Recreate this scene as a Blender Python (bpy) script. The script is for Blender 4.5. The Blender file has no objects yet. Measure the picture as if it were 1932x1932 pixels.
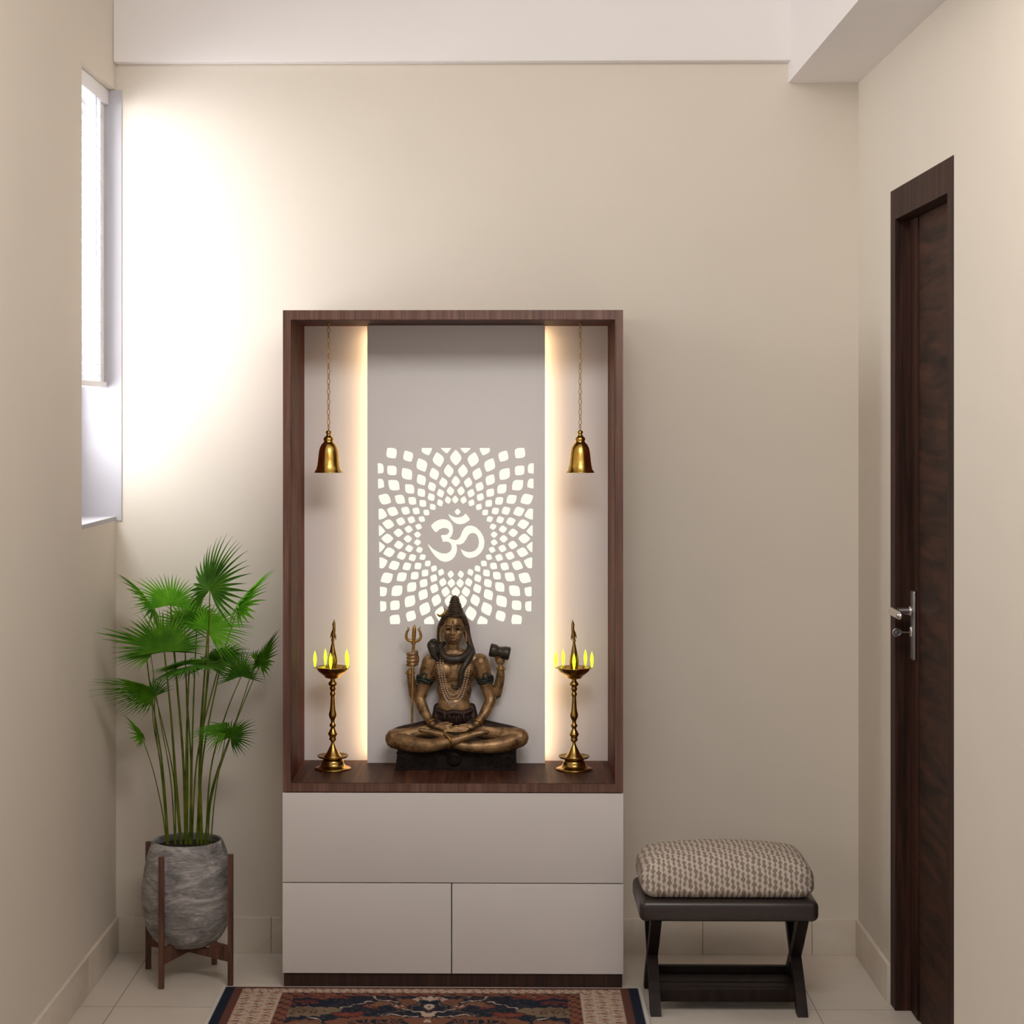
import bpy, bmesh, math, random
from mathutils import Vector, Matrix
from mathutils.bvhtree import BVHTree
random.seed(7)
C = bpy.context.scene.collection
PI = math.pi

# ------------------------------------------------------------------ camera
F, PX0, PY0 = 3600.0, 903.0, 788.0
CD, CZ, YAW = 5.438, 1.526, -0.0136
CAM = Vector((0, -CD, CZ))
FW = Vector((math.sin(YAW), math.cos(YAW), 0)); RT = Vector((math.cos(YAW), -math.sin(YAW), 0))
def at(px, py, Y):
    d = FW + RT * ((px - PX0) / F) + Vector((0, 0, 1)) * ((PY0 - py) / F)
    return CAM + d * ((Y + CD) / d.y)
cd = bpy.data.cameras.new('camera'); cam = bpy.data.objects.new('camera', cd); C.objects.link(cam)
cam.location = CAM; cam.rotation_euler = (PI/2, 0, -YAW)
cd.sensor_width = 36; cd.lens = F * 36 / 1932
cd.shift_x = (966 - PX0) / 1932; cd.shift_y = (PY0 - 966) / 1932
cd.clip_start = .05
bpy.context.scene.camera = cam

# ------------------------------------------------------------------ materials
def new_mat(name):
    m = bpy.data.materials.new(name); m.use_nodes = True
    nt = m.node_tree; b = nt.nodes['Principled BSDF']
    return m, nt, b
def N(nt, t, **kw):
    n = nt.nodes.new(t)
    for k, v in kw.items(): setattr(n, k, v)
    return n
def link(nt, a, b): nt.links.new(a, b)
def ramp(nt, fac, stops):
    r = N(nt, 'ShaderNodeValToRGB'); e = r.color_ramp.elements
    while len(e) < len(stops): e.new(.5)
    for i, (p, c) in enumerate(stops):
        e[i].position = p; e[i].color = (*c, 1)
    link(nt, fac, r.inputs['Fac']); return r.outputs['Color']
def coords(nt, scale=(1, 1, 1)):
    g = N(nt, 'ShaderNodeNewGeometry'); mp = N(nt, 'ShaderNodeMapping')
    mp.inputs['Scale'].default_value = scale
    link(nt, g.outputs['Position'], mp.inputs['Vector']); return mp.outputs['Vector']
def ocoords(nt, scale=(1, 1, 1)):
    g = N(nt, 'ShaderNodeTexCoord'); mp = N(nt, 'ShaderNodeMapping')
    mp.inputs['Scale'].default_value = scale
    link(nt, g.outputs['Object'], mp.inputs['Vector']); return mp.outputs['Vector']
def noise(nt, vec, scale=5, detail=4, rough=.5, dist=0):
    n = N(nt, 'ShaderNodeTexNoise'); n.inputs['Scale'].default_value = scale
    n.inputs['Detail'].default_value = detail; n.inputs['Roughness'].default_value = rough
    n.inputs['Distortion'].default_value = dist
    link(nt, vec, n.inputs['Vector']); return n.outputs['Fac']
def bump(nt, b, h, strength=.2, dist=.002):
    n = N(nt, 'ShaderNodeBump'); n.inputs['Strength'].default_value = strength
    n.inputs['Distance'].default_value = dist
    link(nt, h, n.inputs['Height']); link(nt, n.outputs['Normal'], b.inputs['Normal'])
def plain(name, col, rough=.5, metal=0, spec=.5, var=.06, vs=30, bs=0):
    m, nt, b = new_mat(name)
    v = noise(nt, ocoords(nt), vs, 4)
    lo = tuple(max(0, c * (1 - var)) for c in col); hi = tuple(min(1, c * (1 + var)) for c in col)
    link(nt, ramp(nt, v, [(.3, lo), (.7, hi)]), b.inputs['Base Color'])
    b.inputs['Roughness'].default_value = rough; b.inputs['Metallic'].default_value = metal
    b.inputs['Specular IOR Level'].default_value = spec
    if bs: bump(nt, b, v, bs)
    return m
def wood(name, dark, mid, light, scale, rough=.42, seed=0, spec=.4):
    m, nt, b = new_mat(name)
    vec = ocoords(nt, scale)
    a = noise(nt, vec, 1.0, 6, .6, .6)
    a2 = noise(nt, vec, 3.1, 3, .7, 0)
    mx = N(nt, 'ShaderNodeMath', operation='MULTIPLY_ADD'); mx.inputs[1].default_value = .35
    link(nt, a2, mx.inputs[0]); link(nt, a, mx.inputs[2])
    link(nt, ramp(nt, mx.outputs[0], [(.48, dark), (.66, mid), (.86, light)]), b.inputs['Base Color'])
    b.inputs['Roughness'].default_value = rough; b.inputs['Specular IOR Level'].default_value = spec
    bump(nt, b, a2, .15, .0006)
    return m
def emit(name, col, strength):
    m, nt, b = new_mat(name)
    b.inputs['Base Color'].default_value = (*col, 1)
    b.inputs['Emission Color'].default_value = (*col, 1)
    b.inputs['Emission Strength'].default_value = strength
    b.inputs['Roughness'].default_value = .5
    return m

BEIGE = (.70, .638, .553)
M = {}
M['wall'] = plain('beige_wall_paint', BEIGE, .75, var=.012, vs=3, spec=.2)
M['white'] = plain('white_ceiling_paint', (.83, .80, .785), .8, var=.008, vs=3, spec=.2)
M['jamb'] = plain('dimmed_reveal_grey', (.50, .49, .52), .8, var=.008, vs=3, spec=.15)  # white reveal coloured grey so it looks less strongly lit
M['walnut'] = wood('walnut_veneer', (.085, .038, .027), (.135, .062, .045), (.2, .105, .078), (70, 70, 2.2))
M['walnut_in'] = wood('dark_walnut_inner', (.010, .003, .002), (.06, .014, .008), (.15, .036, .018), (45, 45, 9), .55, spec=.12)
M['walnut_y'] = wood('walnut_shelf', (.024, .008, .005), (.062, .022, .013), (.13, .052, .028), (55, 2.5, 55), .5, spec=.2)
M['plinth'] = wood('plinth_veneer', (.02, .010, .008), (.036, .016, .012), (.06, .026, .018), (90, 90, 2))
M['door'] = wood('door_leaf_veneer', (.012, .0055, .004), (.034, .0145, .0095), (.068, .025, .0145), (3, 3, 26), .55, spec=.1)
M['casing'] = wood('door_casing_veneer', (.014, .007, .005), (.032, .015, .011), (.07, .027, .018), (40, 40, 1.6), .55, spec=.1)
M['lam'] = plain('off_white_laminate', (.70, .655, .635), .42, var=.006, vs=4, spec=.45)
M['panel'] = plain('white_backboard', (.87, .84, .845), .6, var=.006, vs=4, spec=.3)
M['gap'] = plain('dark_gap', (.05, .04, .035), .8)
M['dark_wood'] = wood('espresso_wood', (.007, .0035, .003), (.012, .006, .0045), (.022, .010, .008), (30, 30, 4), .5, spec=.2)
M['stand'] = wood('plant_stand_wood', (.05, .020, .013), (.10, .041, .026), (.16, .07, .045), (60, 60, 5), .45)
M['leather'] = plain('dark_leather', (.035, .024, .022), .32, var=.15, vs=120, spec=.5, bs=.05)
M['chrome'] = plain('satin_chrome', (.72, .70, .69), .22, 1, var=.02)
M['steel'] = plain('brushed_steel', (.30, .28, .28), .38, 1, var=.05)
M['white_metal'] = plain('white_frame', (.82, .82, .84), .45, var=.01)
M['glow'] = emit('backlit_acrylic', (1.0, .99, .81), 1.03)
M['glow'].node_tree.nodes['Principled BSDF'].inputs['Base Color'].default_value = (.08, .08, .07, 1)
M['glow'].node_tree.nodes['Principled BSDF'].inputs['Specular IOR Level'].default_value = .1
M['led'] = emit('warm_led', (1.0, .69, .37), 6)
M['flame'] = emit('yellow_flame', (.78, 1.0, .03), 1.5)
M['soil'] = plain('dark_soil', (.02, .014, .01), .95, var=.5, vs=150, bs=.6)
def brass(name, lo, hi, rough):
    m, nt, b = new_mat(name)
    v = noise(nt, ocoords(nt), 60, 5, .6)
    link(nt, ramp(nt, v, [(.35, lo), (.65, hi)]), b.inputs['Base Color'])
    b.inputs['Metallic'].default_value = 1; b.inputs['Roughness'].default_value = rough
    bump(nt, b, v, .05, .0008); return m
M['brass'] = brass('aged_brass', (.34, .20, .055), (.60, .40, .12), .27)
M['bell_brass'] = brass('polished_brass', (.58, .34, .07), (.82, .55, .14), .24)
M['chain'] = brass('chain_brass', (.55, .34, .12), (.7, .46, .18), .4)
def bronze(name, lo, hi, rough, metal=.55, bs=.12):
    m, nt, b = new_mat(name)
    v = noise(nt, ocoords(nt), 34, 7, .7)
    link(nt, ramp(nt, v, [(.32, lo), (.62, hi)]), b.inputs['Base Color'])
    b.inputs['Metallic'].default_value = metal; b.inputs['Roughness'].default_value = rough
    bump(nt, b, v, bs, .0015); return m
M['bronze'] = bronze('bronze_skin', (.06, .028, .012), (.44, .265, .125), .40, .5)
M['bronze_hair'] = bronze('bronze_hair', (.035, .022, .016), (.11, .07, .045), .5)
M['bronze_snake'] = bronze('bronze_snake', (.03, .026, .022), (.085, .07, .055), .45)
M['bronze_cloth'] = bronze('bronze_cloth', (.012, .005, .004), (.05, .021, .014), .55, .3)
M['bronze_band'] = bronze('bronze_band', (.015, .02, .018), (.06, .07, .06), .42)
M['bronze_base'] = bronze('bronze_base', (.004, .003, .0025), (.018, .010, .008), .65, 0, .3)
M['bronze_base'].node_tree.nodes['Principled BSDF'].inputs['Specular IOR Level'].default_value = .2
M['bronze_gold'] = bronze('bronze_gold', (.28, .14, .03), (.52, .31, .08), .36, .8)
M['bead'] = plain('bead_ivory', (.55, .42, .31), .4, .1)
# concrete pot
m, nt, b = new_mat('mottled_concrete'); M['pot'] = m
v1 = noise(nt, ocoords(nt, (1, 1, 3)), 8, 8, .72, .8); v2 = noise(nt, ocoords(nt, (1, 1, 7)), 38, 5, .7)
mx = N(nt, 'ShaderNodeMath', operation='MULTIPLY_ADD'); mx.inputs[1].default_value = .4
link(nt, v2, mx.inputs[0]); link(nt, v1, mx.inputs[2])
link(nt, ramp(nt, mx.outputs[0], [(.52, (.085, .08, .08)), (.70, (.25, .235, .23)), (.86, (.52, .49, .475))]), b.inputs['Base Color'])
b.inputs['Roughness'].default_value = .62; bump(nt, b, v2, .25, .002)
# leaf
def leafmat(name, lo, hi):
    m, nt, b = new_mat(name)
    v = noise(nt, ocoords(nt), 22, 3)
    c = ramp(nt, v, [(.3, lo), (.7, hi)]); link(nt, c, b.inputs['Base Color'])
    b.inputs['Roughness'].default_value = .5; b.inputs['Specular IOR Level'].default_value = .15
    t = N(nt, 'ShaderNodeBsdfTranslucent'); link(nt, c, t.inputs['Color'])
    mix = N(nt, 'ShaderNodeMixShader'); mix.inputs[0].default_value = .3
    out = nt.nodes['Material Output']
    link(nt, b.outputs[0], mix.inputs[1]); link(nt, t.outputs[0], mix.inputs[2]); link(nt, mix.outputs[0], out.inputs['Surface'])
    return m
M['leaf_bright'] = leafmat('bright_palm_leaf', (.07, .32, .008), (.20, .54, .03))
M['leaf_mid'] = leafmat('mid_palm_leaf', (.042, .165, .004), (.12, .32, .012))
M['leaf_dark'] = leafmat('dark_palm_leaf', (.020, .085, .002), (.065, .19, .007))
M['petiole'] = leafmat('palm_stalk', (.05, .10, .008), (.20, .23, .02))
# floor tiles
def tilemat(name, base, ox, oy, size):
    m, nt, b = new_mat(name)
    g = N(nt, 'ShaderNodeNewGeometry'); sp = N(nt, 'ShaderNodeSeparateXYZ'); link(nt, g.outputs['Position'], sp.inputs[0])
    outs = []
    for ax, o in (('X', ox), ('Y', oy)):
        s = N(nt, 'ShaderNodeMath', operation='SUBTRACT'); s.inputs[1].default_value = o - size/2 - 40*size
        link(nt, sp.outputs[ax], s.inputs[0])
        mo = N(nt, 'ShaderNodeMath', operation='MODULO'); mo.inputs[1].default_value = size; link(nt, s.outputs[0], mo.inputs[0])
        d = N(nt, 'ShaderNodeMath', operation='SUBTRACT'); d.inputs[1].default_value = size/2; link(nt, mo.outputs[0], d.inputs[0])
        a = N(nt, 'ShaderNodeMath', operation='ABSOLUTE'); link(nt, d.outputs[0], a.inputs[0]); outs.append(a.outputs[0])
    mi = N(nt, 'ShaderNodeMath', operation='MINIMUM'); link(nt, outs[0], mi.inputs[0]); link(nt, outs[1], mi.inputs[1])
    lt = N(nt, 'ShaderNodeMath', operation='LESS_THAN'); lt.inputs[1].default_value = .0013; link(nt, mi.outputs[0], lt.inputs[0])
    v = noise(nt, coords(nt, (1, 1, 1)), 4.5, 7, .62, 1.2)
    col = ramp(nt, v, [(.3, tuple(c*.93 for c in base)), (.55, base), (.75, tuple(min(1, c*1.05) for c in base))])
    mxc = N(nt, 'ShaderNodeMix', data_type='RGBA'); link(nt, lt.outputs[0], mxc.inputs['Factor'])
    link(nt, col, mxc.inputs['A']); mxc.inputs['B'].default_value = (.22, .18, .145, 1)
    link(nt, mxc.outputs['Result'], b.inputs['Base Color'])
    b.inputs['Roughness'].default_value = .3; b.inputs['Specular IOR Level'].default_value = .35
    return m
M['tile'] = tilemat('marble_floor_tile', (.66, .595, .52), -1.011, -.508, .6045)
m, nt, b = new_mat('marble_skirting'); M['skirt'] = m
v = noise(nt, coords(nt), 5, 7, .62, 1.5)
link(nt, ramp(nt, v, [(.3, (.62, .545, .46)), (.55, (.69, .62, .53)), (.75, (.72, .655, .57))]), b.inputs['Base Color'])
b.inputs['Roughness'].default_value = .35
# fabric
m, nt, b = new_mat('patterned_cushion_fabric'); M['fabric'] = m
g = N(nt, 'ShaderNodeTexCoord'); sp = N(nt, 'ShaderNodeSeparateXYZ'); link(nt, g.outputs['Object'], sp.inputs[0])
def mth(op, a, bb=None, c=None):
    n = N(nt, 'ShaderNodeMath', operation=op)
    for i, x in enumerate((a, bb, c)):
        if x is None: continue
        if isinstance(x, (int, float)): n.inputs[i].default_value = x
        else: link(nt, x, n.inputs[i])
    return n.outputs[0]
nz = noise(nt, g.outputs['Object'], 24, 3)
s = mth('ADD', sp.outputs['Z'], mth('MULTIPLY', sp.outputs['Y'], .8))
xx = mth('ADD', mth('MULTIPLY', mth('ADD', sp.outputs['X'], 2.0), 1/.0135), mth('MULTIPLY', nz, 1.2))
fl = mth('FLOOR', xx); fr = mth('SUBTRACT', mth('SUBTRACT', xx, fl), .5)
ph = mth('MULTIPLY', fl, 2.4)
w1 = mth('SINE', mth('ADD', mth('MULTIPLY', s, 2*PI/.017), ph))
w2 = mth('SINE', mth('ADD', mth('MULTIPLY', s, 2*PI/.043), mth('MULTIPLY', ph, .7)))
wd = mth('ADD', .23, mth('ADD', mth('MULTIPLY', w1, .13), mth('MULTIPLY', w2, .09)))
msk = mth('LESS_THAN', mth('ABSOLUTE', fr), wd)
mxc = N(nt, 'ShaderNodeMix', data_type='RGBA'); link(nt, msk, mxc.inputs['Factor'])
mxc.inputs['A'].default_value = (.56, .49, .41, 1); mxc.inputs['B'].default_value = (.27, .21, .18, 1)
link(nt, mxc.outputs['Result'], b.inputs['Base Color']); b.inputs['Roughness'].default_value = .85
b.inputs['Specular IOR Level'].default_value = .2
bump(nt, b, msk, .15, .001)
# glass
m, nt, b = new_mat('window_glass'); M['glass'] = m
tr = N(nt, 'ShaderNodeBsdfTransparent'); gl = N(nt, 'ShaderNodeBsdfGlossy'); gl.inputs['Roughness'].default_value = .02
mix = N(nt, 'ShaderNodeMixShader'); mix.inputs[0].default_value = .06
link(nt, tr.outputs[0], mix.inputs[1]); link(nt, gl.outputs[0], mix.inputs[2]); link(nt, mix.outputs[0], nt.nodes['Material Output'].inputs['Surface'])
# blind slat, thin white translucent
m, nt, b = new_mat('white_blind_slat'); M['slat'] = m
b.inputs['Base Color'].default_value = (.66, .66, .70, 1); b.inputs['Roughness'].default_value = .5
t = N(nt, 'ShaderNodeBsdfTranslucent'); t.inputs['Color'].default_value = (.9, .9, .94, 1)
mix = N(nt, 'ShaderNodeMixShader'); mix.inputs[0].default_value = .1
link(nt, b.outputs[0], mix.inputs[1]); link(nt, t.outputs[0], mix.inputs[2]); link(nt, mix.outputs[0], nt.nodes['Material Output'].inputs['Surface'])
# rug (pattern held in the mesh's own colour layer)
m, nt, b = new_mat('woven_rug'); M['rug'] = m
a = N(nt, 'ShaderNodeAttribute'); a.attribute_name = 'weave'
v = noise(nt, ocoords(nt), 400, 2)
mm = N(nt, 'ShaderNodeMix', data_type='RGBA', blend_type='MULTIPLY'); mm.inputs['Factor'].default_value = .5
link(nt, a.outputs['Color'], mm.inputs['A']); link(nt, ramp(nt, v, [(.3, (.6, .6, .6)), (.7, (1, 1, 1))]), mm.inputs['B'])
link(nt, mm.outputs['Result'], b.inputs['Base Color']); b.inputs['Roughness'].default_value = .95
b.inputs['Specular IOR Level'].default_value = .1; bump(nt, b, v, .3, .001)

# ------------------------------------------------------------------ mesh helpers
class MB:
    def __init__(s): s.v = []; s.f = []; s.sm = []
    def add(s, vs, fs, smooth=False):
        o = len(s.v); s.v += [tuple(p) for p in vs]
        for f in fs: s.f.append(tuple(i + o for i in f)); s.sm.append(smooth)
        return s
    def box(s, x0, x1, y0, y1, z0, z1, bev=0):
        if bev: return s.rbox((x0+x1)/2, (y0+y1)/2, (z0+z1)/2, abs(x1-x0)/2, abs(y1-y0)/2, abs(z1-z0)/2, bev)
        vs = [(x, y, z) for x in (x0, x1) for y in (y0, y1) for z in (z0, z1)]
        return s.add(vs, [(0, 1, 3, 2), (4, 6, 7, 5), (0, 4, 5, 1), (2, 3, 7, 6), (0, 2, 6, 4), (1, 5, 7, 3)])
    def rbox(s, cx, cy, cz, hx, hy, hz, r, n=2, fn=None, grid=None):
        # box with rounded edges
        def ax(h):
            a = [-h + r * (1 - math.cos(PI/2 * i / n)) for i in range(n)] if 0 else [-h + r * i / n for i in range(n)]
            mid = [-h + r + (2*h - 2*r) * i / (grid or 1) for i in range((grid or 1) + 1)]
            return a + mid + [-q for q in reversed(a)]
        A = [ax(hx), ax(hy), ax(hz)]; H = (hx, hy, hz)
        idx = {}; vs = []; fs = []
        def vert(p):
            k = tuple(round(q, 6) for q in p)
            if k not in idx:
                q = Vector([max(-(H[i]-r), min(H[i]-r, p[i])) for i in range(3)])
                d = Vector(p) - q
                # map the cube-shell offset onto a sphere
                if d.length > 1e-9:
                    mx = max(abs(c) for c in d); d = d.normalized() * mx if mx < r - 1e-9 else d.normalized() * r
                q = q + d
                if fn: q = Vector(fn(q))
                idx[k] = len(vs); vs.append((q.x+cx, q.y+cy, q.z+cz))
            return idx[k]
        for d in range(3):
            u, w = [(1, 2), (2, 0), (0, 1)][d]
            for sg in (-1, 1):
                for i in range(len(A[u]) - 1):
                    for j in range(len(A[w]) - 1):
                        q = []
                        for a_, b_ in ((i, j), (i+1, j), (i+1, j+1), (i, j+1)):
                            p = [0, 0, 0]; p[d] = sg * H[d]; p[u] = A[u][a_]; p[w] = A[w][b_]; q.append(vert(p))
                        fs.append(tuple(q if sg > 0 else reversed(q)))
        return s.add(vs, fs, True)
    def lathe(s, prof, cx, cy, cz=0, n=40, close=False):
        # prof: list of (r, z)
        vs = []; fs = []; k = len(prof)
        for (r, z) in prof:
            for i in range(n):
                a = 2*PI*i/n; vs.append((cx + r*math.cos(a), cy + r*math.sin(a), cz + z))
        for j in range(k - 1 + (1 if close else 0)):
            j2 = (j+1) % k
            for i in range(n):
                i2 = (i+1) % n; fs.append((j*n+i, j*n+i2, j2*n+i2, j2*n+i))
        if not close:
            fs.append(tuple(reversed(range(n)))); fs.append(tuple(range((k-1)*n, k*n)))
        return s.add(vs, fs, True)
    def tube(s, pts, rad, n=10, caps=True):
        # rounded-end tube through pts; rad number or list
        pts = [Vector(p) for p in pts]; R = [rad]*len(pts) if isinstance(rad, (int, float)) else list(rad)
        P = []; RR = []; T = []
        tang = []
        for i in range(len(pts)):
            a = pts[max(i-1, 0)]; b_ = pts[min(i+1, len(pts)-1)]; tang.append((b_-a).normalized())
        if caps:
            for k in (0, .35, .7): 
                c = math.cos(PI/2*(1-k)) if k else .05
                P.append(pts[0] - tang[0]*R[0]*math.sqrt(max(0, 1-c*c))); RR.append(R[0]*c); T.append(tang[0])
        for i, p in enumerate(pts): P.append(p); RR.append(R[i]); T.append(tang[i])
        if caps:
            for k in (.7, .35, 0):
                c = math.cos(PI/2*(1-k)) if k else .05
                P.append(pts[-1] + tang[-1]*R[-1]*math.sqrt(max(0, 1-c*c))); RR.append(R[-1]*c); T.append(tang[-1])
        up = Vector((0, 0, 1)) if abs(T[0].z) < .9 else Vector((1, 0, 0))
        u = T[0].cross(up).normalized(); vs = []; fs = []
        for p, r, t in zip(P, RR, T):
            u = (u - t*u.dot(t)).normalized(); w = t.cross(u)
            for i in range(n):
                a = 2*PI*i/n; q = p + (u*math.cos(a) + w*math.sin(a))*r; vs.append(q)
        for j in range(len(P)-1):
            for i in range(n):
                i2 = (i+1) % n; fs.append((j*n+i, j*n+i2, (j+1)*n+i2, (j+1)*n+i))
        fs.append(tuple(reversed(range(n)))); fs.append(tuple(range((len(P)-1)*n, len(P)*n)))
        return s.add(vs, fs, True)
    def ell(s, c, r, n=20, m=12, R=None):
        vs = [Vector((0, 0, r[2]))]
        for j in range(1, m):
            th = PI*j/m
            for i in range(n):
                a = 2*PI*i/n; vs.append(Vector((r[0]*math.sin(th)*math.cos(a), r[1]*math.sin(th)*math.sin(a), r[2]*math.cos(th))))
        vs.append(Vector((0, 0, -r[2])))
        fs = [(0, 1+i, 1+(i+1) % n) for i in range(n)]
        for j in range(m-2):
            for i in range(n): fs.append((1+j*n+i, 1+(j+1)*n+i, 1+(j+1)*n+(i+1) % n, 1+j*n+(i+1) % n))
        l = len(vs)-1; b0 = 1+(m-2)*n
        fs += [(l, b0+(i+1) % n, b0+i) for i in range(n)]
        c = Vector(c)
        return s.add([(R @ v if R else v) + c for v in vs], fs, True)
    def torus(s, c, ax, R_, r_, n=28, k=8, sx=1, sy=1, ref=None):
        ax = Vector(ax).normalized(); up = Vector(ref) if ref else (Vector((0, 0, 1)) if abs(ax.z) < .9 else Vector((1, 0, 0)))
        u = ax.cross(up).normalized(); w = ax.cross(u); vs = []; fs = []; c = Vector(c)
        for i in range(n):
            a = 2*PI*i/n; d = u*math.cos(a)*sx + w*math.sin(a)*sy; dn = (u*math.cos(a) + w*math.sin(a)).normalized()
            for j in range(k):
                b_ = 2*PI*j/k; vs.append(c + d*R_ + (dn*math.cos(b_) + ax*math.sin(b_))*r_)
        for i in range(n):
            for j in range(k):
                fs.append((i*k+j, i*k+(j+1) % k, ((i+1) % n)*k+(j+1) % k, ((i+1) % n)*k+j))
        return s.add(vs, fs, True)
    def prism(s, poly, d, axis='Y', o=0.0):
        # poly in the plane across `axis`, extruded from o to o+d
        n = len(poly); vs = []
        for t in (o, o+d):
            for (a, b_) in poly:
                vs.append((a, t, b_) if axis == 'Y' else ((t, a, b_) if axis == 'X' else (a, b_, t)))
        fs = [tuple(range(n)), tuple(reversed(range(n, 2*n)))]
        for i in range(n): fs.append((i, i+n, (i+1) % n+n, (i+1) % n))
        return s.add(vs, fs)
    def build(s, name, mat, parent=None, fix=True):
        me = bpy.data.meshes.new(name); off = worldloc(parent)
        me.from_pydata([(x-off.x, y-off.y, z-off.z) for x, y, z in s.v], [], s.f)
        me.polygons.foreach_set('use_smooth', s.sm)
        if fix:
            bm = bmesh.new(); bm.from_mesh(me); bmesh.ops.recalc_face_normals(bm, faces=bm.faces); bm.to_mesh(me); bm.free()
        me.materials.append(mat)
        o = bpy.data.objects.new(name, me); C.objects.link(o)
        if parent: o.parent = parent
        return o
def worldloc(p):
    v = Vector((0, 0, 0))
    while p: v = v + p.location; p = p.parent
    return v
def tag(o, label, cat, group=None, kind=None):
    o['label'] = label; o['category'] = cat
    if group: o['group'] = group
    if kind: o['kind'] = kind
    return o
def thing(name, label, cat, loc, group=None):
    o = bpy.data.objects.new(name, None); C.objects.link(o); o.location = loc; o.empty_display_size = .05
    return tag(o, label, cat, group)
def struct(name, mb, mat, parent=None):
    o = mb.build(name, mat, parent)
    if not parent: o['kind'] = 'structure'
    return o
def copy_tree(o, parent=None):
    c = o.copy(); C.objects.link(c); c.parent = parent
    for ch in list(o.children): copy_tree(ch, c)
    return c
def catmull(pts, k=6):
    P = [Vector(p) for p in pts]; out = []
    for i in range(len(P)-1):
        a = P[max(i-1, 0)]; b_ = P[i]; c = P[i+1]; d = P[min(i+2, len(P)-1)]
        for j in range(k):
            t = j/k
            out.append(.5*((2*b_) + (c-a)*t + (2*a-5*b_+4*c-d)*t*t + (3*b_-a-3*c+d)*t**3))
    out.append(P[-1]); return out

# ------------------------------------------------------------------ room
XL, XR = -1.11, 1.006
NEAR = -3.3           # where the passage opens to the hall behind the camera
TOP = 2.86
B = MB().box(XL-.45, XR+.3, NEAR, .12, -.1, 0); struct('floor', B, M['tile'])
B = MB().box(XL-.45, XR+.3, 0, .12, 0, TOP); struct('wall_back', B, M['wall'])
# left wall with the tall window opening against the back wall
WT = .16; OY = -.443; ZS, ZH = 1.244, 2.462
B = MB().box(XL-WT, XL, NEAR, OY, 0, TOP).box(XL-WT, XL, OY, 0, 0, ZS-.012).box(XL-WT, XL, OY, 0, ZH, TOP)
struct('wall_left', B, M['wall'])
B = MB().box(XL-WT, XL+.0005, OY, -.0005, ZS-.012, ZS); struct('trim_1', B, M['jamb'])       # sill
B = MB().box(XL-WT, XL+.0165, -.004, -.0002, ZS-.012, ZH); struct('trim_2', B, M['jamb'])  # reveal face; its grey strip past the corner imitates missing window light
# right wall with the door opening
DX = 1.0475
DYF, DYN, DZ = -.515, -1.094, 2.036     # inside of the casing: far, near, top
CF, CN, CT = -.456, -1.152, 2.114       # outside of the casing
B = MB().box(XR, XR+.2, CF-.03, 0, 0, TOP).box(XR, XR+.2, NEAR, CN+.03, 0, TOP).box(XR, XR+.2, CN+.03, CF-.03, CT-.04, TOP)
struct('wall_right', B, M['wall'])
B = MB().box(XL-.45, XR+.3, NEAR, .12, TOP, TOP+.1); struct('ceiling', B, M['white'])
B = MB().box(XL, .8085, -.045, 0, 2.534, TOP, .004); struct('trim_3', B, M['white'])           # beam over the back wall
B = MB().box(.807, XR, NEAR, 0, 2.478, TOP); struct('trim_4', B, M['white'])             # boxed beam along the right wall
# skirting
SK = .1015
def skirt(name, segs, axis, c):
    B = MB()
    for a, b_ in segs:
        if axis == 'x': B.box(a+.0006, b_-.0006, -.010, 0, 0, SK, .001)
        elif c < 0: B.box(c, c+.010, a+.0006, b_-.0006, 0, SK, .001)
        else: B.box(c-.010, c, a+.0006, b_-.0006, 0, SK, .001)
    struct(name, B, M['skirt'])
skirt('baseboard_back', [(XL, -.665), (-.665, -.05), (-.05, .563), (.563, .873), (.873, XR)], 'x', 0)
skirt('baseboard_left', [(NEAR, -2.2), (-2.2, -1.6), (-1.6, -1.0), (-1.0, -.4), (-.4, -.010)], 'y', XL)
skirt('baseboard_right', [(CF, -.010), (NEAR, -2.4), (-2.4, -1.8), (-1.8, CN)], 'y', XR)

# window
win = bpy.data.objects.new('window_1', None); C.objects.link(win); win.location = (XL-.135, -.22, ZS); win['kind'] = 'structure'
wx = XL-.135; ZW = 1.42; YW = -.110
B = MB().box(XL-WT, XL-WT+.05, OY, -.004, ZS, ZW); struct('trim_5', B, M['jamb'])     # unseen panel under the window, added to block its low light
B = MB().box(wx-.024, wx+.02, OY, OY+.02, ZW, ZH).box(wx-.024, wx+.02, YW, -.004, ZW, ZH).box(wx-.024, wx+.02, OY, YW, ZW, ZW+.03).box(wx-.024, wx+.02, OY, YW, ZH-.03, ZH)  # far stile widened out of view to keep window light off the reveal
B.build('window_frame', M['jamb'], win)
MB().box(wx-.003, wx+.003, OY+.02, YW, ZW+.03, ZH-.03).build('window_pane', M['glass'], win)
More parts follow.
